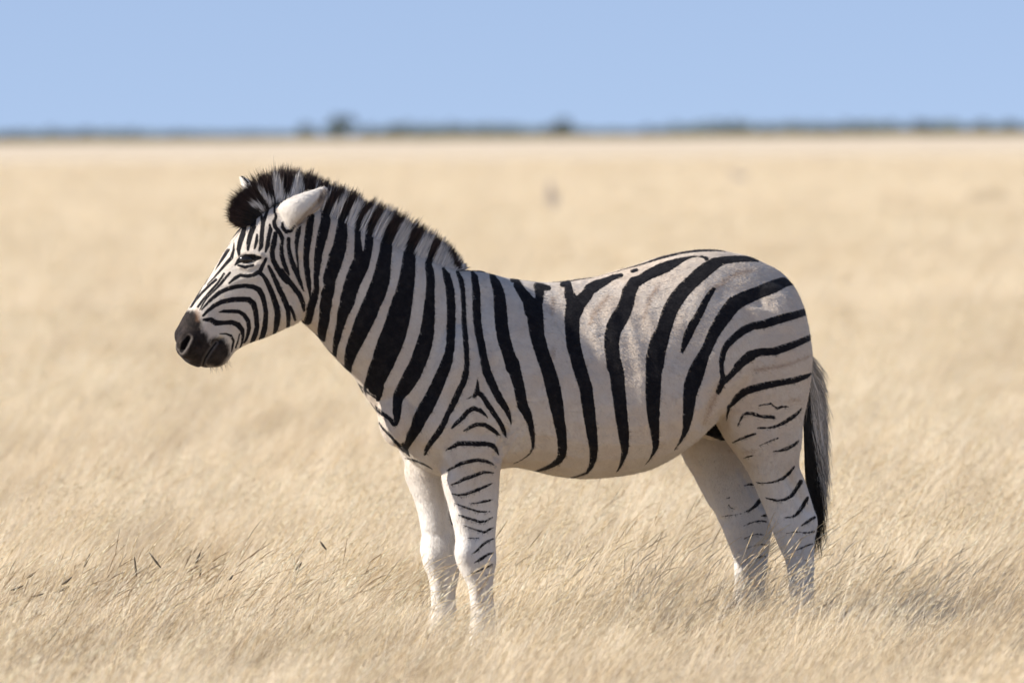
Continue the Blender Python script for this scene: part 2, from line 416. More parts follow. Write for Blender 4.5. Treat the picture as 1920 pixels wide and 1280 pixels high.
BLACK = strokes('''
C 125,400,70 100,550,75 75,700,60 75,850,55 90,950,50 105,1050,36 118,1130,20
A 1505,660,70 1490,800,75 1465,950,65 1460,1100,55 1480,1270,42
B 1460,60,55 1465,200,50 1480,330,40 1500,430,28 1500,490,12
A 1660,650,95 1630,780,110 1600,900,95 1575,1050,75 1565,1200,62
B 1580,100,78 1560,250,55 1565,380,60 1540,470,80 1510,560,90 1495,640,80 1480,700,80
C 265,470,90 265,380,85 330,250,100 390,150,120 430,110,90
A 1820,720,105 1815,800,125 1790,950,140 1740,1100,150 1690,1250,130
C 430,430,85 432,500,95 432,600,115 400,720,130 370,800,140 320,1000,120 290,1200,110
C 430,430,85 480,330,90 530,230,90 580,160,80
B 1680,400,120 1650,550,110 1640,700,110 1620,800,100 1620,870,70
D 390,50,120 380,200,110 355,320,100 340,430,95 340,510,70
C 770,230,60 720,260,80 660,350,70 600,450,60 588,530,65 590,620,68 595,720,80 600,800,100
C 860,280,70 810,340,80 760,430,80 705,540,70 708,600,85 700,700,85 680,800,90
C 640,830,160 610,900,180 565,1000,170 525,1100,160 485,1250,150
D 600,130,150 550,250,120 540,300,105 515,400,85 490,500,75 470,600,50 465,690,40
C 1040,360,90 1010,400,110 960,480,120 900,600,120 875,690,125 870,760,130 855,850,140 840,950,160 820,1050,180 785,1150,190 745,1250,185
D 845,130,180 800,250,195 752,350,185 712,450,165 668,550,150 637,620,130 615,700,110 600,780,80 610,840,50
C 1260,460,90 1230,500,110 1180,580,120 1130,680,110 1105,760,115 1105,820,130 1092,950,150 1080,1050,165 1060,1150,180 1040,1250,200
D 1142,130,205 1115,250,230 1092,350,235 1060,450,250 1020,550,255 980,650,240 945,750,230 900,850,215 870,930,195 880,990,160
D 880,990,160 915,1010,85 910,1060,70 900,1110,45
D 800,960,90 760,1000,28 810,1055,16 900,1110,20
C 1410,610,80 1380,660,80 1340,760,70 1295,880,70 1310,950,85 1320,1050,88 1315,1150,90 1310,1250,100
D 1418,130,105 1405,300,125 1390,450,145 1365,550,160 1335,650,165 1295,750,165 1250,850,170 1205,930,165 1160,1000,150 1110,1070,120 1092,1150,95 1085,1250,80
I 455,400,85 450,500,70 440,560,40
C 1520,720,60 1560,800,70 1590,870,80 1600,910,60
C 1445,925,30 1480,1000,78 1505,1100,80 1520,1250,80
D 1625,130,80 1630,250,85 1628,400,88 1625,550,85 1610,650,95 1595,720,110 1565,800,120 1520,900,130 1480,1000,135 1430,1100,140 1380,1200,150
I 735,400,150 680,500,140 640,600,120 590,680,100 560,750,70 545,790,50
E 10,400,60 30,500,70 38,650,75 40,800,70 35,950,75 25,1100,80
E 95,320,34 130,400,55 147,500,50 157,650,48 160,800,50 172,950,55 185,1100,52 190,1250,52
F 190,50,50 180,150,55 150,250,60 110,350,55 70,450,50 20,540,45
I 1140,40,70 1110,150,65 1060,250,65 1010,350,60 960,450,55 920,550,60 860,650,65 790,740,58 745,810,48 730,860,26
E 240,320,30 265,370,70 282,500,78 285,650,84 292,800,84 312,950,80 345,1100,80 370,1250,76
F 365,50,90 390,150,90 435,250,88 480,350,82 540,450,75 585,520,62 610,580,45 628,640,22 632,680,8
E 430,330,40 450,380,70 485,450,100 512,550,120 525,700,130 535,850,132 560,1000,130 610,1150,125 645,1270,140
F 640,50,145 685,200,120 712,300,112 730,400,108 745,480,108 790,560,95 820,650,68 840,740,58 850,830,42 850,890,28 820,960,16 740,1020,10 660,1060,6
E 650,395,60 690,400,50 695,450,85 740,520,95 800,600,120 850,690,190
E 890,460,75 950,475,80 1005,480,55
E 915,500,100 915,560,85 905,620,90 865,690,170
E 855,690,185 872,750,165 880,850,158 890,950,150 910,1020,145 950,1150,140 985,1270,130
F 970,30,140 1010,150,145 1050,300,150 1070,400,145 1090,500,138 1105,600,122 1125,700,110 1140,800,100 1145,900,94 1138,970,88 1110,1030,68 1050,1070,52 980,1105,38 900,1130,22 868,1137,10
E 1730,352,42 1650,375,55 1560,420,80 1480,455,110 1420,490,115 1380,560,120 1300,640,150
E 1145,445,55 1200,440,70 1210,540,100 1245,610,130 1265,680,185 1240,770,155 1240,850,150 1245,950,142 1255,1050,145 1280,1150,135 1312,1270,135
F 1300,50,140 1345,200,135 1378,300,132 1398,450,132 1418,600,122 1432,700,115 1445,800,105 1455,900,90 1455,1000,75 1430,1090,50 1390,1150,28 1300,1185,18 1220,1205,12
E 1840,311,36 1885,300,36
G -7,430,125 60,395,100 150,340,105 240,300,115 330,262,110 410,225,80 480,195,50 560,170,24 620,163,12 680,168,24 720,190,40
E 1860,430,125 1810,520,145 1790,620,150 1755,710,160 1710,790,175 1660,880,165 1640,960,150 1635,1080,150 1650,1180,145 1660,1270,145
F 1660,50,150 1690,170,148 1702,300,142 1720,450,130 1735,600,125 1750,700,115 1760,800,105 1768,880,85 1765,950,65 1745,1020,45 1725,1080,28 1690,1140,10
G 1230,210,22 1180,195,45 1100,188,62 1000,190,70 880,205,85 800,235,120 720,290,140 640,355,145 560,430,140 480,510,150 410,600,155 360,690,155 320,800,150 290,900,150 250,1000,180 220,1100,188 200,1250,185
H 205,50,185 190,200,165 185,350,155 182,500,145 185,600,130 192,700,112 202,800,90 210,900,72 208,950,58 185,1010,32 150,1070,14 110,1120,6
G 790,490,40 750,540,58 700,630,70 640,750,80 580,850,90 530,960,88 500,1040,66 475,1110,36
G 1560,430,50 1480,425,110 1400,460,130 1250,520,130 1100,580,140 990,640,155 920,730,148 850,830,138 790,930,120 740,1050,108 690,1150,115 640,1250,140
H 690,30,120 635,150,155 600,250,168 565,350,155 548,450,132 540,550,118 530,650,100 515,750,72 490,830,45 450,900,24 400,975,8
G 1740,700,45 1700,720,72 1600,750,80 1450,790,88 1300,840,85 1180,860,80 1090,900,84 1000,970,75 930,1040,70 890,1110,64 870,1200,56 865,1270,42
H 880,20,44 868,100,40 872,200,50 885,260,60 868,320,66 835,395,52 
G 1785,940,36 1740,980,58 1650,1020,70 1550,1060,78 1400,1110,80 1250,1120,80 1150,1150,90 1080,1210,80 1030,1260,80
H 1170,40,88 1080,100,80 1020,170,68 960,230,58 905,285,60
H 1760,215,25 1720,240,48 1600,280,65 1450,305,65 1300,335,74 1180,365,78 1090,400,80 1030,450,72 980,510,48 940,550,38 930,610,24 918,680,10
H 1240,535,14 1290,525,18 1360,515,20 1400,545,14 1430,565,22 1470,545,28 1530,545,18
H 1390,650,38 1330,645,34 1250,640,34 1190,615,38 1120,610,32 1080,630,26 1060,670,24 1025,750,8
H 1670,560,15 1630,610,30 1560,660,44 1500,700,38 1420,740,28 1350,755,20 1230,755,16
H 1205,815,24 1130,840,30 1060,865,24 980,905,13
H 1640,885,20 1590,930,34 1520,965,38 1450,985,24 1380,993,8
H 1430,860,18 1350,890,14 1250,935,8
H 1180,1035,12 1130,1045,18 1090,1060,8
L 1275,290,20 1220,360,32 1160,410,32 1080,440,20 1000,455,14 930,455,14 895,445,10
L 1340,440,45 1300,510,40 1250,580,38 1180,620,30 1110,630,24 1040,615,18 985,600,8
L 1410,600,30 1370,670,42 1330,730,38 1290,775,28 1240,795,18 1170,800,10
L 1480,795,28 1430,825,34 1380,860,24 1345,880,12
L 1475,935,18 1420,950,20 1370,950,16 1300,940,13 1200,955,6
L 1460,1060,13 1400,1080,16 1340,1105,13 1300,1125,8
M 1170,585,12 1200,590,14
I 1000,595,24 1050,545,44 1110,490,48 1160,430,48 1220,400,48 1280,420,42 1330,465,30 1355,490,12
I 1120,625,18 1180,590,38 1250,560,44 1330,565,48 1400,610,48 1450,650,38 1480,670,14
I 1255,115,10 1255,180,34 1250,240,58 1220,285,36
I 1250,240,50 1300,270,52 1350,350,54 1410,440,54 1460,510,50 1500,580,48 1525,640,44 1540,690,12
I 1200,285,14 1150,305,6
I 945,815,18 1000,790,34 1060,755,48 1150,750,50 1250,755,50 1350,755,52 1410,775,50 1440,810,38 1465,865,12
J 740,222,18 800,190,30 880,150,38 960,130,38 1050,115,38 1130,130,34 1190,155,20 1230,185,9
J 780,365,13 850,340,28 910,305,38 990,280,38 1060,250,34 1110,238,28 1200,245,18
J 790,455,13 850,468,20 920,460,30 1000,430,34 1080,400,30 1140,370,26 1190,350,13
J 960,550,10 1040,545,18 1120,528,24 1180,515,13
J 810,550,12 880,575,20 950,600,22 1030,625,22 1100,635,20 1170,630,10
J 850,665,12 920,690,28 1000,715,30 1070,735,28 1120,730,25 1190,690,14
J 900,770,8 1000,805,16 1060,825,22 1110,840,24 1160,810,24 1195,795,16
J 940,895,8 1010,900,13 1060,895,15
J 1195,905,20 1140,930,26 1095,960,28 1060,1000,24 1020,1035,18 980,1060,8
J 1195,1045,20 1150,1055,25 1100,1090,30 1060,1115,26 1010,1145,10
J 1190,1160,16 1120,1195,20 1060,1220,18 980,1250,12
K 1190,400,8 1120,415,10
I 190,340,14 240,400,36 300,450,42 370,500,46 420,560,44
I 260,530,10 310,600,22 370,660,28 430,730,32 490,790,40 530,840,28
I 510,760,36 540,810,36 575,880,13
I 530,900,14 600,910,18 680,940,20 740,970,18 800,1005,8
B 1060,80,28 1030,140,40 1000,205,48 930,245,40 870,255,38 800,245,34 750,275,38 690,325,18
B 1000,220,45 1035,255,40 1070,310,50 1110,400,55 1140,480,58 1165,560,64 1178,640,64 1168,720,60 1155,790,46 1140,830,28
B 415,590,14 470,530,28 530,470,38 600,415,44 680,380,44 760,360,44 850,350,44 930,360,50 990,390,58 1025,450,55 1045,530,50 1060,610,48 1055,700,54 1045,780,58 1025,850,56 1000,885,28
B 430,650,24 480,600,34 540,550,44 620,510,48 720,490,54 820,485,54 890,490,58 935,530,60 955,600,55 965,680,50 970,760,50 955,830,54 930,890,48 910,920,26
B 590,615,13 640,605,34 720,605,40 790,610,40 840,640,44 880,700,48 890,770,44 880,830,38 860,890,28 840,920,18
B 440,690,30 510,690,52 560,722,58 640,720,45 720,715,48 780,740,58 820,790,52 830,850,34 820,920,24 800,970,14
B 795,830,13 780,900,18 755,970,16
B 600,830,13 660,830,18 710,850,26 735,900,28 725,960,24 715,1010,14
B 1085,155,28 1110,200,40 1150,290,48 1190,380,54 1230,460,58 1260,530,58 1280,600,48 1285,680,44 1280,760,38
B 1300,560,34 1330,620,34 1350,690,28
A 1155,790,46 1140,880,58 1120,970,52 1130,1050,52 1170,1130,58 1220,1210,58 1270,1270,55
B 1210,200,55 1280,290,55 1340,370,55 1400,450,54 1430,530,48 1440,600,26
A 1145,500,24 1145,570,24 1160,620,30 1140,670,40 1150,720,44 1190,770,44 1220,830,44 1215,920,40 1215,1000,44 1235,1080,48 1265,1150,44 1290,1200,22
A 1285,840,38 1285,920,40 1300,1010,48 1330,1110,50 1352,1170,42
B 1330,130,50 1360,210,50 1400,310,44 1435,400,16
A 1390,690,48 1380,780,54 1365,880,44 1365,980,28 1380,1100,22 1385,1180,18
A 1225,680,24 1225,730,38 1260,770,40 1310,760,38 1345,715,22
A 1080,540,28 1060,600,34 1030,680,44 1020,780,44 1015,860,48 1010,920,44 990,960,22
A 1010,590,28 1020,660,30
A 1095,700,22 1105,750,44 1085,830,44 1075,910,48 1055,970,22
A 945,640,38 935,720,54 905,800,54 885,880,48 880,950,28
A 910,680,22 915,740,28
A 970,800,22 965,870,38 945,940,22
A 850,700,38 830,790,58 800,880,54 785,950,44 790,1000,28
A 740,880,10 735,960,28 715,1030,38 660,1090,34 600,1160,26 540,1230,18 470,1300,12
A 690,950,12 650,1010,18 590,1090,18 520,1180,14 450,1270,12
B 600,80,14 520,190,15 430,310,15 340,430,15 270,540,14 245,600,12
B 560,290,20 490,350,18 420,420,18 360,490,16 310,560,14
B 700,220,24 640,290,30 600,340,28 540,400,22 470,470,20 430,530,18 400,590,14
B 640,230,14 580,320,15 500,410,16 430,490,16 380,560,16
A 750,1105,15 790,1060,50 850,1035,76 930,1035,84 1005,1030,26
A 780,1105,22 850,1125,34 930,1105,30
E 95,300,14 250,305,11 420,325,10 520,345,9 620,375,9 720,395,8 860,412,8 1000,417,10 1120,415,12 1240,405,12 1400,380,13 1550,345,14 1700,305,14 1850,265,15 1920,245,17
G 0,260,21 150,215,23 300,170,25 450,130,27 600,108,27 750,103,24 860,108,16 910,118,6
A 850,690,30 830,710,22 760,800,14 690,900,12 610,1020,16 530,1150,14 450,1260,13
A 800,760,14 740,840,18 670,940,16 590,1060,13
B 540,150,14 440,290,13 340,420,13 260,540,13 225,630,13
B 500,250,11 400,390,12 310,520,12 275,590,11
B 460,240,10 370,360,11 290,470,11 240,560,11
''')
for _s in BLACK:      # the finest lines of the nose bridge, a touch wider so the coat does not close over them
    if max(q[0] for q in _s) < 445 and min(q[1] for q in _s) > 420 and max(q[1] for q in _s) < 600 and max(q[2] for q in _s) < 2.4:
        _s[:] = [(x, y, r+.9) for x, y, r in _s]
FARLEG = strokes('''
L 880,470,24 830,465,24 775,480,9
L 960,615,45 930,630,48 890,680,38 840,720,24 780,745,12
L 750,760,7 640,778,9 550,790,4
L 1030,775,34 990,775,34 950,785,14
L 995,840,14 950,830,17 880,838,17 820,860,14 765,885,8
L 970,970,13 900,965,15 840,980,13 770,1015,7
L 1000,1075,15 940,1065,15 880,1080,11 800,1105,6
L 990,1185,13 950,1182,15 895,1210,9
L 600,608,12 630,600,11
L 620,675,12 640,700,14 675,715,9
J 770,640,30 782,690,46 800,750,40
''')
BROWN = strokes('''
G 1170,305,40 1050,330,48 950,370,45 880,420,55 800,480,55
H 1750,40,18 1600,100,26 1450,145,36 1300,165,36 1200,180,34
H 1650,480,18 1560,470,14
H 868,320,66 830,400,58 800,450,56 770,520,54 740,600,36 710,660,24 690,710,12
E 1050,590,40 1040,680,40 1040,740,30
E 1600,560,40 1530,640,50 1460,730,50 1420,830,40
G 240,460,30 160,560,40 130,660,40 90,780,30
E 1050,1080,30 1050,1180,30
H 1100,1000,12 1220,980,10
''')
MUZZLE = strokes('''
B 270,690,220 200,850,240 240,980,260 330,1100,230 420,1160,160
B 390,900,220 420,1000,240 480,1050,240 560,1060,240 600,1010,220
B 330,650,130 380,730,100
B 540,920,130 610,930,130 650,960,100
B 320,780,220 330,900,220
''')
NOSTRIL = strokes('''
B 215,1000,36 245,935,66 285,870,44
B 425,1160,10 450,1080,12 500,1000,14 560,920,12
''')
TAN = strokes('''
B 370,600,40 385,640,50 380,690,40
B 215,640,30 180,720,30
''')
SHEATH_SHADE = strokes('''
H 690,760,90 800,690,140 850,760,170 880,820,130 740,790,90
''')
EARRIM = strokes('''
A 800,200,24 845,240,16 880,280,18
A 1640,305,8 1690,330,8
''')
def mirror_px(P):
    """far-side points carry the mirrored near-side pattern"""
    lat = (P-ORG) @ LV
    Q = P.copy(); far = lat < 0; Q[far] -= 2*lat[far, None]*LV
    return lat, proj(Q), proj(P)

# ------------------------------------------------------------------ the zebra
B = Builder()
B.add([((735,715),(735,800),0,40),((758,665),(752,835),0,82),((790,600),(778,866),0,108),((835,540),(825,893),0,126),((885,509),(885,889),0,130),((950,520),(960,876),0,138),
       ((1030,528),(1040,893),0,162),((1110,520),(1120,896),0,184),((1190,497),(1200,880),0,189),((1262,477),(1268,834),0,176),
       ((1330,468),(1325,784),0,154),((1392,477),(1390,775),0,140),((1440,497),(1435,800),0,118),((1472,520),(1468,790),0,96),((1494,556),(1488,740),0,58)], skew=-.27, p=1.0)
B.add([((905,507),(770,850),0,100),((850,503),(716,778),0,88),((800,486),(672,716),0,74),((745,463),(635,676),0,65),((695,440),(606,639),0,59),
       ((645,414),(584,618),0,55),((600,392),(568,602),0,52),((560,374),(552,575),0,46)], skew=-.12)
B.add([((548,374),(586,540),0,34),((522,378),(578,585),0,48),((496,388),(558,605),0,57),((473,406),(530,618),0,61),((454,428),(500,632),0,57),((435,455),(474,641),0,48),
       ((416,486),(452,651),0,41),((396,518),(435,664),0,37),((374,549),(424,680),0,35),((356,578),(410,688),0,36),((344,599),(396,689),0,36),((335,622),(372,689),0,33),((334,643),(352,680),0,23)], skew=.08, p=.9)
NEAR_HIND = [((1325,560),(1500,600),70,66),((1322,640),(1512,660),84,72),((1330,720),(1508,725),88,66),((1345,785),(1500,780),86,56),((1371,832),(1496,830),84,48),
   ((1399,873),(1491,868),82,40),((1418,910),(1505,905),80,34),((1438,953),(1524,955),78,28),((1449,985),(1530,977),77,25),((1460,1017),(1526,1007),76,22),
   ((1470,1040),(1525,1036),75,19),((1478,1062),(1524,1060),75,17),((1482,1100),(1523,1095),75,16),((1484,1130),(1525,1130),75,18),((1478,1155),(1526,1155),75,20),
   ((1468,1180),(1514,1185),75,17),((1455,1200),(1510,1205),75,23),((1448,1228),(1512,1230),75,27)]
FAR_HIND = [((1290,700),(1440,700),-80,60),((1272,800),(1425,800),-78,54),((1284,856),(1404,850),-75,46),((1304,893),(1410,888),-72,38),((1323,932),(1430,930),-70,32),
   ((1344,966),(1447,963),-68,27),((1357,990),(1449,986),-67,25),((1367,1015),(1443,1013),-66,22),((1377,1041),(1438,1041),-66,19),((1379,1071),(1435,1071),-66,17),((1378,1095),(1431,1095),-66,17),
   ((1374,1122),(1431,1122),-66,19),((1366,1150),(1426,1150),-66,20),((1355,1172),(1406,1176),-66,17),((1345,1190),(1403,1195),-66,23),((1338,1216),(1406,1218),-66,27)]
NEAR_FORE = [((812,720),(930,730),52,48),((812,790),(938,790),64,56),((822,840),(938,838),68,54),((831,880),(932,876),68,47),((838,915),(930,915),68,41),
   ((848,955),(928,955),68,34),((856,1000),(926,1000),68,28),((857,1035),(928,1040),68,28),((861,1058),(926,1060),68,26),((871,1080),(923,1080),68,21),((879,1097),(921,1097),68,18),
   ((883,1125),(923,1120),68,17),((884,1155),(926,1150),68,19),((882,1180),(928,1178),68,20),((880,1200),(921,1205),68,17),((872,1222),(921,1228),68,23),((866,1250),(923,1252),68,27)]
FAR_FORE = [((745,780),(850,790),-50,50),((757,850),(862,850),-60,48),((763,889),(862,890),-62,42),((771,912),(858,912),-62,38),((786,955),(857,955),-62,32),
   ((793,1000),(857,1000),-62,28),((795,1040),(859,1040),-62,27),((799,1062),(858,1060),-62,25),((807,1086),(856,1086),-62,20),((809,1110),(852,1105),-62,17),((810,1135),(853,1135),-62,18),
   ((806,1158),(855,1155),-62,20),((802,1180),(845,1183),-62,17),((795,1202),(845,1205),-62,23),((788,1228),(848,1230),-62,27)]
for Lg in (NEAR_HIND, FAR_HIND, NEAR_FORE, FAR_FORE): B.add(Lg, p=.78)
B.add([((520,392),(538,432),36,20),((530,380),(558,425),46,24),((547,370),(574,410),52,22),((568,361),(590,400),55,18),((590,354),(603,387),56,13),((604,348.5),(613,370),55,9),((612,348),(617,357),54,4)])
B.add([((462,376),(496,362),-40,16),((455,352),(484,350),-47,14),((449.5,337),(470,340),-52,10),((448,328),(456,330),-53,4)])
B.blob(1338, 800, 0, 32, 26, 30)          # sheath
B.blob(1420, 640, 55, 100, 120, 95); B.blob(1420, 640, -55, 100, 120, 95)   # quarters
B.blob(850, 720, 55, 72, 120, 78); B.blob(850, 720, -55, 72, 120, 78)       # shoulders
B.blob(745, 775, 26, 34, 62, 46); B.blob(745, 775, -26, 34, 62, 46)         # breast
B.blob(522, 566, 28, 44, 42, 26); B.blob(522, 566, -28, 44, 42, 26)         # cheeks
B.blob(354, 645, 17, 21, 28, 20); B.blob(354, 645, -17, 21, 28, 20)         # nostrils
body_me, co = B.remesh(.0036, 16)
bm = bmesh.new(); bm.from_mesh(body_me); bm.verts.ensure_lookup_table(); hp = proj(co)
inh = (hp[:, 0] < 640) & (hp[:, 1] < 700)
ed = [e for e in bm.edges if inh[e.verts[0].index] and inh[e.verts[1].index]]
bmesh.ops.subdivide_edges(bm, edges=ed, cuts=1, use_grid_fill=True, smooth=0.0); bm.to_mesh(body_me); bm.free(); body_me.update()
co = np.empty(len(body_me.vertices)*3, np.float32); body_me.vertices.foreach_get('co', co); co = co.reshape(-1, 3).astype(float)
nrm = np.empty(len(co)*3, np.float32); body_me.vertices.foreach_get('normal', nrm); nrm = nrm.reshape(-1, 3).astype(float)
lat, pm, pr = mirror_px(co)
# relief pushed along the surface: strokes (letter x,y ...), reach px, height px
RELIEF = [('B 225,980,0 250,930,0 280,875,0', 14, 5), ('B 225,985,0 250,930,0 280,880,0', 6.5, -15), ('B 425,1160,0 450,1080,0 500,1000,0 560,920,0 610,885,0', 4, -5),
  ('A 790,1005,0 860,985,0 930,985,0 1000,1005,0', 5, 4), ('A 800,1120,0 880,1140,0 960,1100,0', 4, 2.5), ('A 840,1050,0 940,1050,0', 7, -3),
  ('B 700,330,0 800,280,0 950,260,0', 8, 2.5), ('B 1435,650,0 1420,480,0 1400,260,0 1400,100,0', 9, -4), ('B 560,640,0 640,740,0', 12, -2),
  ('F 585,760,0 560,840,0 520,930,0 500,990,0', 8, -9), ('F 640,560,0 640,640,0 600,760,0', 14, -4), ('F 690,760,0 620,860,0 560,960,0', 2.5, -1.6), ('F 740,740,0 690,860,0 600,980,0', 2.5, -1.4), ('F 790,760,0 750,880,0', 2.5, -1.0),
  ('I 950,1040,0 880,960,0 800,880,0 740,830,0', 10, -6), ('H 850,420,0 800,520,0 720,650,0 680,720,0', 10, -6), ('H 860,660,0 900,760,0', 8, -3),
  ('G 500,1100,0 560,1250,0', 45, -5), ('G 700,600,0 760,700,0', 40, 4), ('E 1500,900,0 1500,1000,0', 60, 4), ('E 1180,1000,0 1080,830,0', 2.2, -1.6), ('E 1500,970,0 1560,965,0 1610,1010,0', 2.2, -1.6),
  ('E 80,900,0 60,1250,0', 30, 3), ('J 900,1000,0 900,1040,0', 12, 3), ('C 940,800,0 930,1000,0 860,1250,0', 3, -1.2), ('C 1230,950,0 1220,1200,0', 3, -1.2), ('C 1400,1000,0 1440,1250,0', 3, -1.2),
  ('L 1310,1000,0 1430,860,0', 5, -2), ('L 900,760,0 880,900,0', 6, -3), ('A 1380,690,0 1480,600,0 1600,480,0 1670,370,0', 6, -5)]
disp = np.zeros(len(co))
for s, r, h in RELIEF:
    dd = sdf(pm, strokes(s), 3*r); disp += h*PX*np.exp(-(dd/r)**2)*(dd < 3*r-.01)
near_, far_ = lat > -.02, lat < .0
RELIEF_PX = [(near_, [(905,1065),(903,1125)], 5, -3.5), (near_, [(866,1038),(870,1046)], 10, 3), (near_, [(922,1044),(922,1050)], 8, 2), (near_, [(852,900),(862,965)], 18, 3), (near_, [(897,890),(892,1005)], 8, -3.5),
  (near_, [(1478,895),(1516,958)], 8, -6), (near_, [(1470,985),(1476,990)], 12, 3.5), (near_, [(1503,1015),(1503,1095)], 5, -3.5), (near_, [(1436,890),(1450,930)], 18, 3),
  (far_, [(1392,885),(1432,948)], 8, -6), (far_, [(1385,985),(1390,990)], 12, 3.5), (far_, [(1409,1018),(1408,1090)], 5, -3.5), (far_, [(835,900),(836,1000)], 8, -3), (far_, [(803,1036),(808,1046)], 12, 3.5), (far_, [(834,1062),(832,1125)], 5, -3.5), (far_, [(800,1000),(815,1004)], 6, -2),
  (None, [(1432,630),(1456,740),(1442,800)], 15, -4), (None, [(908,555),(892,660),(850,770)], 17, -5), (None, [(932,690),(948,790)], 16, -4), (None, [(600,555),(650,640),(700,715)], 14, -4), (None, [(1350,560),(1300,660),(1310,740)], 26, -4)]
RELIEF_PX += [(None, [(1000+36*k, 590), (1022+36*k, 700), (1030+36*k, 830)], 10, 1.5) for k in range(7)]
for msk, pts, r, h in RELIEF_PX:
    dd = sdf(pm if msk is None else pr, [[(x, y, 0.) for x, y in pts]], 3*r); g_ = h*PX*np.exp(-(dd/r)**2)*(dd < 3*r-.01)
    disp += g_ if msk is None else g_*msk*(pr[:, 1] > 840)
hn = hash_noise(pm[:, 0], pm[:, 1], 26., 11)+.5*hash_noise(pm[:, 0], pm[:, 1], 11., 12)
hm = hash_noise(pm[:, 0], pm[:, 1], 60., 13)
disp += ((hn-.75)*1.3+(hm-.5)*3)*PX*np.where(pm[:, 0] < 600, .35, 1)
co = co + nrm*disp[:, None]
body_me.vertices.foreach_set('co', co.astype(np.float32).ravel()); body_me.update()
lat, pm, pr = mirror_px(co)
s = sdf(pm, BLACK); far = lat < -.02
chest = far & (pr[:, 0] < 850) & (pr[:, 1] > 735) & (pr[:, 1] < 925) & (pr[:, 0] > 640)
s[chest] = sdf(pr[chest], BLACK)
legs = far & (((pr[:, 0] < 1000) & (pr[:, 1] > 925)) | ((pr[:, 0] > 1240) & (pr[:, 1] > 790)))
s[legs] = sdf(pr[legs], FARLEG)
farear = far & (pr[:, 0] < 500) & (pr[:, 1] < 375); _q = pr-(541., 402.); _v = np.array((75., -52.)); _t = np.clip(_q @ _v/(_v @ _v), 0, 1.05)
nearear = (lat > 30*PX) & (np.hypot(*(_q-_t[:, None]*_v).T) < 31-13*_t) & (pr[:, 0] > 521) & (pr[:, 1] < 432)
s[farear] = 14; s[nearear] = np.maximum(s[nearear], sdf(pr[nearear], strokes('A 1225,680,24 1225,730,38 1260,770,40 1310,760,38 1345,715,22')))
ear = np.zeros(len(co)); ear[farear | nearear] = 1
rim = sdf(pr, EARRIM); k = farear | nearear; s[k] = np.minimum(s[k], rim[k])
sh = sdf(pr, SHEATH_SHADE); k = (lat < 48*PX) & (lat > -130*PX) & (sh < 14); s[k] = np.minimum(s[k], sh[k])  # dark sheath skin, plus groin shade painted black onto the upper far thigh
muz = sdf(pm, MUZZLE, 30.)
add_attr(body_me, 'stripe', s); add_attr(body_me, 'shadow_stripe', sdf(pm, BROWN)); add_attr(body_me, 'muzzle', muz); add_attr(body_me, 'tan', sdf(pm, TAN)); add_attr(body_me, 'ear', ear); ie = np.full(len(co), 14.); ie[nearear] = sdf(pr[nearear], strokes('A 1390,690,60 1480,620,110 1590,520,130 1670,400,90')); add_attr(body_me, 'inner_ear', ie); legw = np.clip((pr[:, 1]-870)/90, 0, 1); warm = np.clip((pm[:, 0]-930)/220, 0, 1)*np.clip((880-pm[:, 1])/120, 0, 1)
add_attr(body_me, 'leg_white', legw); add_attr(body_me, 'warm', warm); add_attr(body_me, 'edge_amount', np.clip((pm[:, 0]-430)/170, .2, 1)); add_attr(body_me, 'nostril', sdf(pm, NOSTRIL))

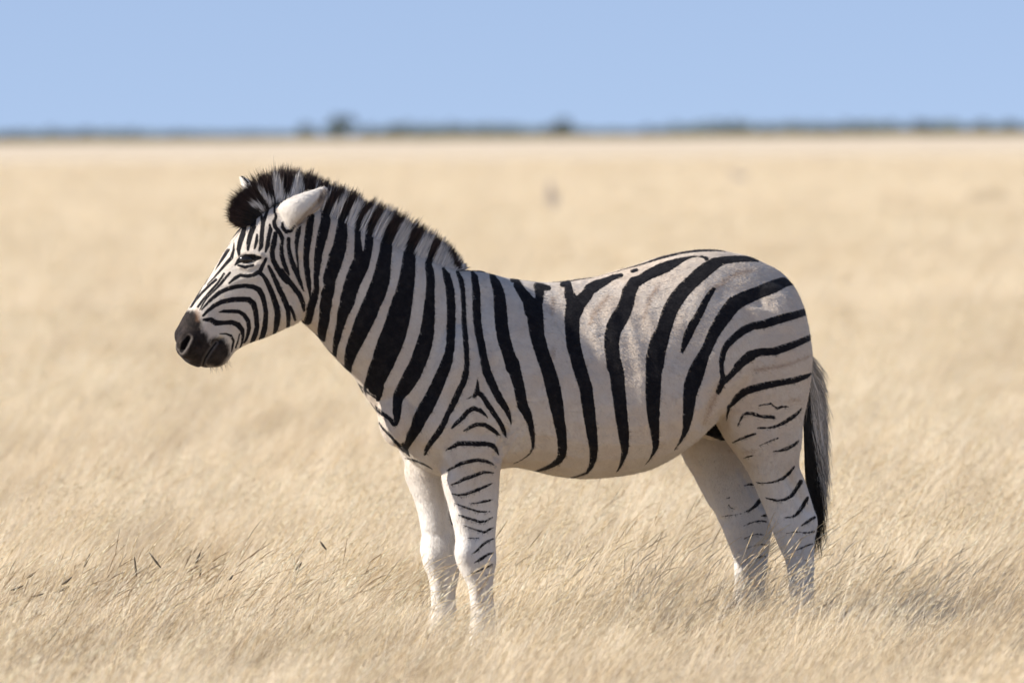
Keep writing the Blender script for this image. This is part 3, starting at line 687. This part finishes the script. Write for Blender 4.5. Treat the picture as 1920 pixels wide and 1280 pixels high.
def m_coat():
    t = NT('zebra_coat')
    tc = t.n('ShaderNodeTexCoord').outputs['Object']
    fur = t.noise(230, 3, .65, vec=tc, stretch=(.45, 1, .3)); fine = t.noise(900, 2, .7, vec=tc); big = t.noise(7, 4, .6, vec=tc); mid = t.noise(40, 4, .65, vec=tc)
    edge = t.math('ADD', t.math('MULTIPLY', t.math('SUBTRACT', fur, .5), 4.2), t.math('MULTIPLY', t.math('SUBTRACT', mid, .5), 2.0))
    s = t.math('ADD', t.attr('stripe'), t.math('MULTIPLY', edge, t.attr('edge_amount')))
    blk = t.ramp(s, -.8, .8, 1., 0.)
    white = t.mix(t.ramp(big, .35, .7), (.57, .515, .44), (.52, .44, .355))
    white = t.mix(t.math('MULTIPLY', t.ramp(mid, .45, .8), .35), white, (.40, .315, .245))
    white = t.mix(t.math('MULTIPLY', t.ramp(fine, .5, .8), .22), white, (.26, .21, .18))
    white = t.mix(t.math('MULTIPLY', t.attr('leg_white'), .8), white, (.68, .65, .60))
    white = t.mix(t.math('MULTIPLY', t.attr('warm'), t.ramp(big, .3, .7, .25, .75)), white, (.56, .46, .355))
    br = t.math('MULTIPLY', t.ramp(t.math('ADD', t.attr('shadow_stripe'), t.math('MULTIPLY', edge, 1.6)), -6., 5., 1., 0.), .55)
    white = t.mix(br, white, (.26, .16, .10))
    white = t.mix(t.math('MULTIPLY', t.attr('ear'), .8), white, (.60, .56, .50))
    white = t.mix(t.math('MULTIPLY', t.ramp(t.math('ADD', t.attr('inner_ear'), edge), -3., 3., 1., 0.), .75), white, (.23, .185, .15))
    black = t.mix(t.ramp(mid, .35, .75), (.008, .0075, .009), (.020, .018, .018))
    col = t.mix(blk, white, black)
    mz = t.ramp(t.math('ADD', t.attr('muzzle'), t.math('MULTIPLY', edge, 2.6)), -8., 5., 1., 0.)
    col = t.mix(mz, col, t.mix(t.ramp(mid, .3, .7), (.011, .0085, .0075), (.034, .026, .022)))
    rim = t.math('MULTIPLY', t.ramp(t.attr('nostril'), 1.5, 6., 1., 0.), mz)
    col = t.mix(t.math('MULTIPLY', rim, .5), col, (.15, .13, .115))
    col = t.mix(t.ramp(t.attr('nostril'), -1., 1.8, 1., 0.), col, (.006, .005, .005))
    tn = t.math('MULTIPLY', t.ramp(t.math('ADD', t.attr('tan'), edge), -5., 4., 1., 0.), .38)
    col = t.mix(tn, col, (.28, .15, .08))
    h = t.math('ADD', fur, t.math('MULTIPLY', mid, .6))
    t.bsdf(col, .70, .06, normal=t.bump(h, .55, .004), sheen=0.03)
    return t.m
COAT = m_coat()
zebra = bpy.data.objects.new('zebra', None); COL.objects.link(zebra); zebra.location = (ORG[0], 0, 0)
tag(zebra, 'black and white striped zebra standing side on in the dry grass, facing left', 'zebra')
body_me.materials.clear(); body_me.materials.append(COAT); body_me.polygons.foreach_set('use_smooth', [True]*len(body_me.polygons))
body = bpy.data.objects.new('body', body_me); body_me.name = 'body'; COL.objects.link(body)
def adopt(o, root=zebra):
    o.parent = root; o.matrix_parent_inverse = Matrix.Translation(root.location).inverted(); return o
adopt(body)

# eyes
bm = bmesh.new(); bm.from_mesh(body_me); bvh = BVHTree.FromBMesh(bm); bm.free()
def m_eye():
    t = NT('dark_eye'); t.bsdf((.010, .008, .007), .18, .4); return t.m
EYE = m_eye()
dr = rays(467., 486.5); hit = bvh.ray_cast(Vector(CAM), Vector(dr).normalized())[0]
for sgn in (1, -1):
    p = np.array(hit); la = (p-ORG) @ LV
    p = p - LV*.0175
    if sgn < 0: p = p - 2*((p-ORG) @ LV)*LV
    V = []; F = []; n = 20; m = 12
    for i in range(m+1):
        ph = math.pi*i/m
        for j in range(n):
            th = 2*math.pi*j/n
            V.append(p + .0275*(HV*math.sin(ph)*math.cos(th)*1.05+LV*math.sin(ph)*math.sin(th)*.9+np.array((0, 0, .72))*math.cos(ph)))
    for i in range(m):
        for j in range(n): F.append((i*n+j, (i+1)*n+j, (i+1)*n+(j+1) % n, i*n+(j+1) % n))
    adopt(mesh_obj('eye', V, F, EYE))

# ------------------------------------------------------------------ hair
def hair(name, base, tip, col, rad, bend=None, k=5):
    """base,tip: Nx3 points, col: N x k x 3 ; one tapered three-sided strand each"""
    n = len(base); q = np.linspace(0, 1, k); ax = tip-base; L = np.linalg.norm(ax, axis=1)[:, None]; ax = ax/L
    u = np.cross(ax, np.array((.2, .3, .9))); u /= np.linalg.norm(u, axis=1)[:, None]; v = np.cross(ax, u)
    V = np.empty((n, k, 3, 3)); C = np.empty((n, k, 3, 3))
    for i in range(k):
        c = base + (tip-base)*q[i]
        if bend is not None: c = c + bend*(q[i]*(1-q[i])*4)
        rr = rad*(1-q[i])**.55+.00012
        for j in range(3):
            V[:, i, j] = c + (u*math.cos(j*2.094)+v*math.sin(j*2.094))*np.reshape(rr, (-1, 1)); C[:, i, j] = col[:, i]
    idx = np.arange(n*k*3).reshape(n, k, 3); F = []
    for i in range(k-1):
        for j in range(3):
            F.append(np.stack([idx[:, i, j], idx[:, i, (j+1) % 3], idx[:, i+1, (j+1) % 3], idx[:, i+1, j]], 1))
    o = mesh_obj(name, V.reshape(-1, 3), np.concatenate(F), HAIR); add_attr(o.data, 'tint', np.clip(C.reshape(-1, 3), .004, .9), 'FLOAT_COLOR')
    return adopt(o)
def m_hair():
    t = NT('coarse_hair'); t.bsdf(t.attr('tint', 'Color'), .5, .3); return t.m
HAIR = m_hair()
MANE = np.array([(862,507,880,503),(852,505,868,484),(832,499,853,461),(813,493,838,448),(798,489,822,436),(778,483,808,425),(757,468,790,414),(736,465,770,402),(714,449,748,391),(701,445,732,380),
  (677,428,705,371),(664,421,690,378),(654,418,677,356),(632,415,656,350),(620,412,641,345),(603,402,622,338),(585,390,602,329),(565,378,580,320),(545,370,556,315),(525,372,530,313),
  (512,377,505,318),(502,384,478,330),(492,391,455,350),(483,398,438,365),(474,406,430,385),(465,415,428,402),(459,421,440,419)], float)
WHITE_MANE = strokes('''
A 900,485,24 960,500,50 1040,545,44
A 1000,325,20 1040,390,56 1110,490,60
A 1150,215,50 1180,310,105 1210,440,95
A 1400,225,70 1375,320,115 1330,430,100
A 1560,600,60 1620,500,60 1690,410,20
A 1610,240,10 1560,330,14
''')
nh = 16000
sg = (len(MANE)-1.001)*RNG.uniform(0, 1, nh)**.8; i = sg.astype(int); f = (sg-i)[:, None]
m4 = MANE[i]*(1-f)+MANE[i+1]*f
bx, tx = m4[:, :2], m4[:, 2:]
side = RNG.uniform(-1, 1, nh)
lenf = RNG.uniform(.68, 1.0, nh)*(1-.10*np.abs(side)); clump = .20*(hash_noise(sg*7, side*1.5, 1., 21)-.5)+.14*(hash_noise(sg*19, side*3, 1., 22)-.5)
d2 = (tx-bx); nn = np.linalg.norm(d2, axis=1)[:, None]
jit = np.stack([(hash_noise(sg*19, side*3, 1., 31)-.5)*9, (hash_noise(sg*19, side*3, 1., 32)-.5)*4], 1)+RNG.normal(0, 1.7, (nh, 2))*np.where(sg > 18, 1.5, 1)[:, None]
fore = np.clip((sg-15)/5, 0, 1); lenf = lenf+np.where(RNG.uniform(size=nh) < .06, .10, 0)
t2 = bx+d2*(lenf+clump*(1+.5*fore)+.02*fore)[:, None]+jit*(1+.8*fore)[:, None]
b2 = bx-d2/nn*9
base = U(b2[:, 0], b2[:, 1], side*20*PX); tip = U(t2[:, 0], t2[:, 1], side*17*PX+RNG.normal(0, 4, nh)*PX)
K = 6; cols = np.empty((nh, K, 3))
blackc = np.array((.012, .010, .010)); brownc = np.array((.030, .016, .012)); whitec = np.array((.76, .73, .69))
tipstart = RNG.normal(.80, .07, nh)
for kk in range(K):
    q = kk/(K-1); P2 = b2+(t2-b2)*q
    sb = sdf(P2, BLACK); sw = sdf(P2, WHITE_MANE)
    front = bx[:, 0] < 604
    isw = np.where(front, sw < RNG.normal(0, 1.5, nh), sb > RNG.normal(0, 1.2, nh))
    isw &= (q*lenf < tipstart)
    c = np.where(isw[:, None], whitec*RNG.uniform(.8, 1.1, (nh, 1)), blackc)
    dk = (~isw) & (q > .5); c[dk] = blackc*.4+brownc*.9*RNG.uniform(.5, 1.8, (dk.sum(), 1))
    cols[:, kk] = c
hair('mane', base, tip, cols, RNG.uniform(.0008, .0015, nh), bend=RNG.normal(0, .0015, (nh, 3)), k=K)

# tail: dock inside the hair, pale upper hair, black tassel
TB = Builder(); TB.add([((1474,620),(1492,620),0,14),((1492,665),(1510,665),0,13),((1505,720),(1522,720),0,11),((1512,780),(1527,780),0,9),((1516,830),(1528,830),0,5)])
tail_me, tco = TB.remesh(.004, 3)
tl, tm, tr_ = mirror_px(tco); add_attr(tail_me, 'stripe', np.full(len(tco), 14.)); add_attr(tail_me, 'shadow_stripe', np.full(len(tco), 14.)); add_attr(tail_me, 'muzzle', np.full(len(tco), 30.)); add_attr(tail_me, 'tan', np.full(len(tco), 14.)); add_attr(tail_me, 'ear', np.zeros(len(tco))); add_attr(tail_me, 'inner_ear', np.full(len(tco), 14.)); add_attr(tail_me, 'leg_white', np.zeros(len(tco))); add_attr(tail_me, 'warm', np.zeros(len(tco))); add_attr(tail_me, 'edge_amount', np.ones(len(tco))); add_attr(tail_me, 'nostril', np.full(len(tco), 14.))
tail_me.materials.clear(); tail_me.materials.append(COAT); tail_me.polygons.foreach_set('use_smooth', [True]*len(tail_me.polygons))
dock = bpy.data.objects.new('tail', tail_me); COL.objects.link(dock); adopt(dock)
def strand_path(name, n, src, dst, colf, rad, K=7):
    """src,dst: functions of random numbers giving px; strands sag along a curve"""
    pass
nt_ = 2600
y0 = RNG.uniform(650, 800, nt_); kx = RNG.uniform(0, 1, nt_)
b2 = np.stack([1494+np.clip((y0-650)*.25, 0, 14)+kx*14, y0], 1)
black_tail = RNG.uniform(size=nt_) < np.clip((y0-665)/70, 0, 1)*np.clip(1.2-kx*1.15, .06, 1)
tx_ = np.where(black_tail, np.where(RNG.uniform(size=nt_) < .6, RNG.uniform(1527, 1544, nt_), RNG.uniform(1540, 1553, nt_)), 1522+kx*31+RNG.normal(0, 4.5, nt_))
ty_ = np.where(black_tail, np.where(tx_ > 1543, RNG.uniform(870, 1024, nt_), RNG.uniform(890, 1050, nt_)), y0+RNG.uniform(40, 200, nt_)*(.5+.6*kx))
t2 = np.stack([tx_, ty_], 1); lo = RNG.uniform(-1, 1, nt_)
base = U(b2[:, 0], b2[:, 1], lo*12*PX); tip = U(t2[:, 0], t2[:, 1], lo*16*PX)
K = 8; cols = np.empty((nt_, K, 3)); grey = RNG.uniform(.5, 1.15, (nt_, 1))
for kk in range(K):
    cols[:, kk] = np.where(black_tail[:, None], np.array((.012, .010, .009)), np.array((.72, .67, .60))*grey)
bx_ = np.where(black_tail, -RNG.uniform(2, 12, nt_), RNG.uniform(2, 9, nt_))*PX
hair('tail_hair', base, tip, cols, RNG.uniform(.0009, .0016, nt_), bend=bx_[:, None]*(-HV)[None, :], k=K)

# the short coat: fine flat hairs lying back over the skin, coloured by the stripe they grow from
def coat():
    nf = len(body_me.polygons); cen = np.empty(nf*3, np.float32); body_me.polygons.foreach_get('center', cen); cen = cen.reshape(-1, 3).astype(float)
    nn_ = np.empty(nf*3, np.float32); body_me.polygons.foreach_get('normal', nn_); nn_ = nn_.reshape(-1, 3).astype(float)
    ar = np.empty(nf, np.float32); body_me.polygons.foreach_get('area', ar); ar = ar.astype(float)
    v0 = np.empty(nf, np.int32); body_me.polygons.foreach_get('loop_start', v0); lv = np.empty(len(body_me.loops), np.int32); body_me.loops.foreach_get('vertex_index', lv); v0 = lv[v0]
    pick = RNG.choice(nf, 320000, p=ar/ar.sum()); n = len(pick)
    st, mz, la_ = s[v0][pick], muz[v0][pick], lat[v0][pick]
    N_ = nn_[pick]; P_ = cen[pick]+RNG.normal(0, .0015, (n, 3)); px_ = pm[v0][pick]
    hd = px_[:, 0] < 520
    ok = mz > 2; g = np.where((px_[:, 1] > 860)[:, None], np.array((0, 0, -1.)), np.where(hd[:, None], -HV*.8+np.array((0, 0, .5)), -HV*.75+np.array((0, 0, -.65))))
    g = g+RNG.normal(0, .16, (n, 3)); g -= (g*N_).sum(1)[:, None]*N_; g /= np.linalg.norm(g, axis=1)[:, None]
    L_ = np.where(hd, .005, .0078)*RNG.uniform(.7, 1.2, n)
    w_ = np.cross(N_, g)+N_*RNG.normal(0, .10, n)[:, None]; w_ /= np.linalg.norm(w_, axis=1)[:, None]
    W_ = (np.where(hd, .0003, .0004)*RNG.uniform(.7, 1.2, n))[:, None]
    a = P_-N_*.0008; b = P_+g*(L_*.55)[:, None]+N_*(.0008+.04*L_*RNG.uniform(.3, 1.6, n))[:, None]; c = P_+g*L_[:, None]+N_*(.0009+.085*L_*RNG.uniform(.2, 1.6, n))[:, None]
    V = np.stack([a-w_*W_, a+w_*W_, b+w_*W_, b-w_*W_, c], 1)[ok]
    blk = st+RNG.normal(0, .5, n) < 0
    big = hash_noise(px_[:, 0], px_[:, 1], 34., 51); sm = hash_noise(px_[:, 0], px_[:, 1], 6., 52)
    wc = np.array((.58, .525, .45))*(1-big[:, None])+np.array((.53, .45, .36))*big[:, None]
    lw_ = legw[v0][pick][:, None]*.8; wc = wc*(1-lw_)+np.array((.68, .65, .60))*lw_
    wm_ = (warm[v0][pick]*(.25+.6*big))[:, None]; wc = wc*(1-wm_)+np.array((.56, .46, .355))*wm_
    bw = sdf(px_, BROWN); wc = np.where((bw+RNG.normal(0, 3.5, n) < 1.5)[:, None] & (RNG.uniform(size=(n, 1)) < .62), np.array((.34, .235, .16)), wc)
    wc = wc*RNG.uniform(.82, 1.1, (n, 1))*(.9+.2*sm[:, None])
    wc = np.where((ear[v0][pick] > .5)[:, None], np.where((ie[v0][pick] < 0)[:, None], np.array((.27, .22, .18)), np.array((.6, .56, .5))), wc)
    bc = np.array((.010, .009, .010))*RNG.uniform(.6, 1.9, (n, 1))
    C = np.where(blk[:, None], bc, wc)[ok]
    V = V.reshape(-1, 3); k = np.arange(len(V)).reshape(-1, 5)
    F = np.concatenate([k[:, [0, 1, 2]], k[:, [0, 2, 3]], k[:, [3, 2, 4]]])
    o = mesh_obj('short_coat', V, F, FUR); add_attr(o.data, 'tint', np.repeat(np.clip(C, .004, .9), 5, 0), 'FLOAT_COLOR'); o['kind'] = 'stuff'; adopt(o)
def m_fur():
    t = NT('short_fur'); t.bsdf(t.attr('tint', 'Color'), .65, .06); return t.m
FUR = m_fur()
coat()

# soft ear hair: along the open lower edge and at the root
ne = 900; q = RNG.uniform(0, 1, ne)
ex = 548+q*62+RNG.normal(0, 2, ne); ey = 420-q*62+RNG.normal(0, 3, ne)-4
base = U(ex, ey, (40+q*12+RNG.uniform(0, 14, ne))*PX); tip = U(ex+RNG.normal(3, 3, ne), ey+RNG.uniform(4, 13, ne), (50+q*12+RNG.uniform(0, 10, ne))*PX)
hair('ear_hair', base, tip, np.array((.34, .285, .24))*RNG.uniform(.5, 1.5, (ne, 4, 1)), np.full(ne, .0007), k=4)

# chin whiskers
nw = 46; wx = RNG.uniform(392, 428, nw); wy = 688-(wx-392)*.35
base = U(wx, wy-4, RNG.uniform(-14, 14, nw)*PX); tip = U(wx+RNG.normal(4, 5, nw), wy+RNG.uniform(6, 18, nw), RNG.uniform(-18, 18, nw)*PX)
hair('whiskers', base, tip, np.full((nw, 4, 3), .05), np.full(nw, .0003), k=4)

# ------------------------------------------------------------------ small far animals and a dry shrub out on the plain
def m_hide(name, a, b):
    t = NT(name); t.bsdf(t.mix(t.ramp(t.noise(5), .4, .6), a, b), .8, .15); return t.m
HIDE = m_hide('grey_hide', (.27, .235, .24), (.36, .31, .31))
def small_animal(px, d, h, turn, label):
    """slender hoofed animal, h metres at the shoulder, one continuous skin: legs, barrel, neck, head"""
    me = bpy.data.meshes.new('animal'); P = []; E = []; R = []
    def chain(pts, start=None):
        last = start
        for x, y, z, r in pts:
            P.append((x*h, y*h, z*h)); R.append(r*h)
            if last is not None: E.append((last, len(P)-1))
            last = len(P)-1
        return last
    chain([(.42, 0, .82, .17), (.15, 0, .80, .20), (-.15, 0, .82, .20), (-.36, 0, .88, .17)])
    chain([(-.50, 0, 1.05, .10), (-.60, 0, 1.25, .08), (-.66, 0, 1.34, .085), (-.82, 0, 1.28, .045)], 3)
    chain([(-.62, .10, 1.44, .03)], 6); chain([(-.62, -.10, 1.44, .03)], 6)
    for x, i in ((.40, 0), (-.34, 3)):
        for y in (-.12, .12):
            chain([(x, y, .62, .09), (x+(.05 if x > 0 else 0), y, .34, .045), (x, y, .02, .03)], i)
    chain([(.60, 0, .70, .02), (.63, 0, .5, .02)], 0)
    me.from_pydata(P, E, []); o = bpy.data.objects.new('animal', me); COL.objects.link(o)
    sk = o.modifiers.new('skin', 'SKIN')
    for v, r in zip(me.skin_vertices[0].data, R): v.radius = (r, r)
    me.skin_vertices[0].data[1].use_root = True
    sb = o.modifiers.new('sub', 'SUBSURF'); sb.levels = sb.render_levels = 2
    dg = bpy.context.evaluated_depsgraph_get(); new = bpy.data.meshes.new_from_object(o.evaluated_get(dg))
    bpy.data.objects.remove(o); new.materials.clear(); new.materials.append(HIDE)
    o = bpy.data.objects.new('distant_animal', new); COL.objects.link(o); o.location = ground_at(px, d); o.rotation_euler.z = turn
    tag(o, label, 'animal', 'far animals out on the plain')
small_animal(1035, 113, .47, math.radians(80), 'small upright grey animal blurred far out on the plain above the zebra\'s back')
small_animal(1388, 165, .42, math.radians(20), 'faint tiny grey animal blurred far out above the zebra\'s rump')
rr = np.random.default_rng(3)
sv, sf, scol = leaf_cloud([(rr.normal(0, .28), rr.normal(0, .2), rr.uniform(.08, .3)) for _ in range(14)], [(.16, .16, .12)]*14, 60, .03, rr)
shrub = mesh_obj('dry_shrub', sv, sf, GRASS_M, smooth=False); add_attr(shrub.data, 'tint', np.tile((.30, .22, .13), (len(sv), 1))*rr.uniform(.7, 1.2, (len(sv), 1)), 'FLOAT_COLOR')
shrub.location = ground_at(1880, 118); tag(shrub, 'low brown dry shrub blurred far out near the right edge', 'shrub')

# ------------------------------------------------------------------ dark ripe seed heads standing out of the left foreground
def m_spike():
    t = NT('dark_seed'); t.bsdf(t.mix(t.ramp(t.noise(300), .35, .65), (.07, .06, .045), (.16, .13, .09)), .8, .15); return t.m
SPIKE = m_spike()
def seed_head(x0, y0, x1, y1, d, label):
    """spike from its lower end (x0,y0) to its tip (x1,y1), d metres from the camera, on a bent stalk"""
    a = CAM + rays(x0, y0)*d; b = CAM + rays(x1, y1)*d; ax = b-a
    g = np.array((a[0]-.05-ax[0]*.6, a[1]+random.uniform(-.05, .05), 0)); g0 = Vector(g)
    root = bpy.data.objects.new('grass_stalk', None); COL.objects.link(root); root.location = g0
    pts = [g-g, (a-g)*.5+np.array((-.01, 0, .02)), a-g]
    v, f = tube(pts, [.0012, .001, .0009], 5); o = mesh_obj('stalk', v, f, GRASS_M, root); add_attr(o.data, 'tint', np.tile((.6, .48, .32), (len(v), 1)), 'FLOAT_COLOR')
    n = 9; pts = []; rad = []
    for k in range(n):
        q = k/(n-1); pts.append(a-g+ax*q+np.array((0, 0, -.12*np.linalg.norm(ax)*(q*q-q)*-1.))); rad.append(.0008+.0030*math.sin(math.pi*min(1, q*.86+.1))*random.uniform(.85, 1.15))
    v, f = tube(pts, rad, 6); mesh_obj('seed_spike', v, f, SPIKE, root)
    tag(root, label, 'grass stalk', 'dark seed heads in the left foreground grass')
for q, lab in [((157,1063,169,1037), 'dark seed head leaning slightly right, tallest at the far left of the pale grass'), ((302,1064,280,1035), 'long dark seed head leaning left in the pale grass'), ((366,1058,377,1030), 'dark seed head leaning right, nearest the zebra of the tall ones'),
    ((50,1083,67,1071), 'short dark seed head slanting right, upper one at the left edge'), ((20,1106,44,1097), 'lowest flat-lying dark seed head at the left edge'), ((58,1118,82,1112), 'nearly level dark seed head below the left cluster'),
    ((116,1095,135,1081), 'thick dark seed head slanting right in the left cluster'), ((101,1111,131,1098), 'long dark seed head slanting right at the bottom of the left cluster'), ((256,1080,252,1043), 'upright dark seed head beside the left-leaning one'),
    ((374,1083,377,1063), 'short upright dark seed head under a taller right-leaning one'), ((430,1087,437,1077), 'tiny dark seed head low in the grass left of the legs'), ((555,1068,566,1053), 'dark seed head slanting right under the zebra\'s neck'), ((612,1030,600,1014), 'short dark seed head leaning left, nearest the front legs')]:
    seed_head(*q, 17.6+random.uniform(-.3, .3), lab)
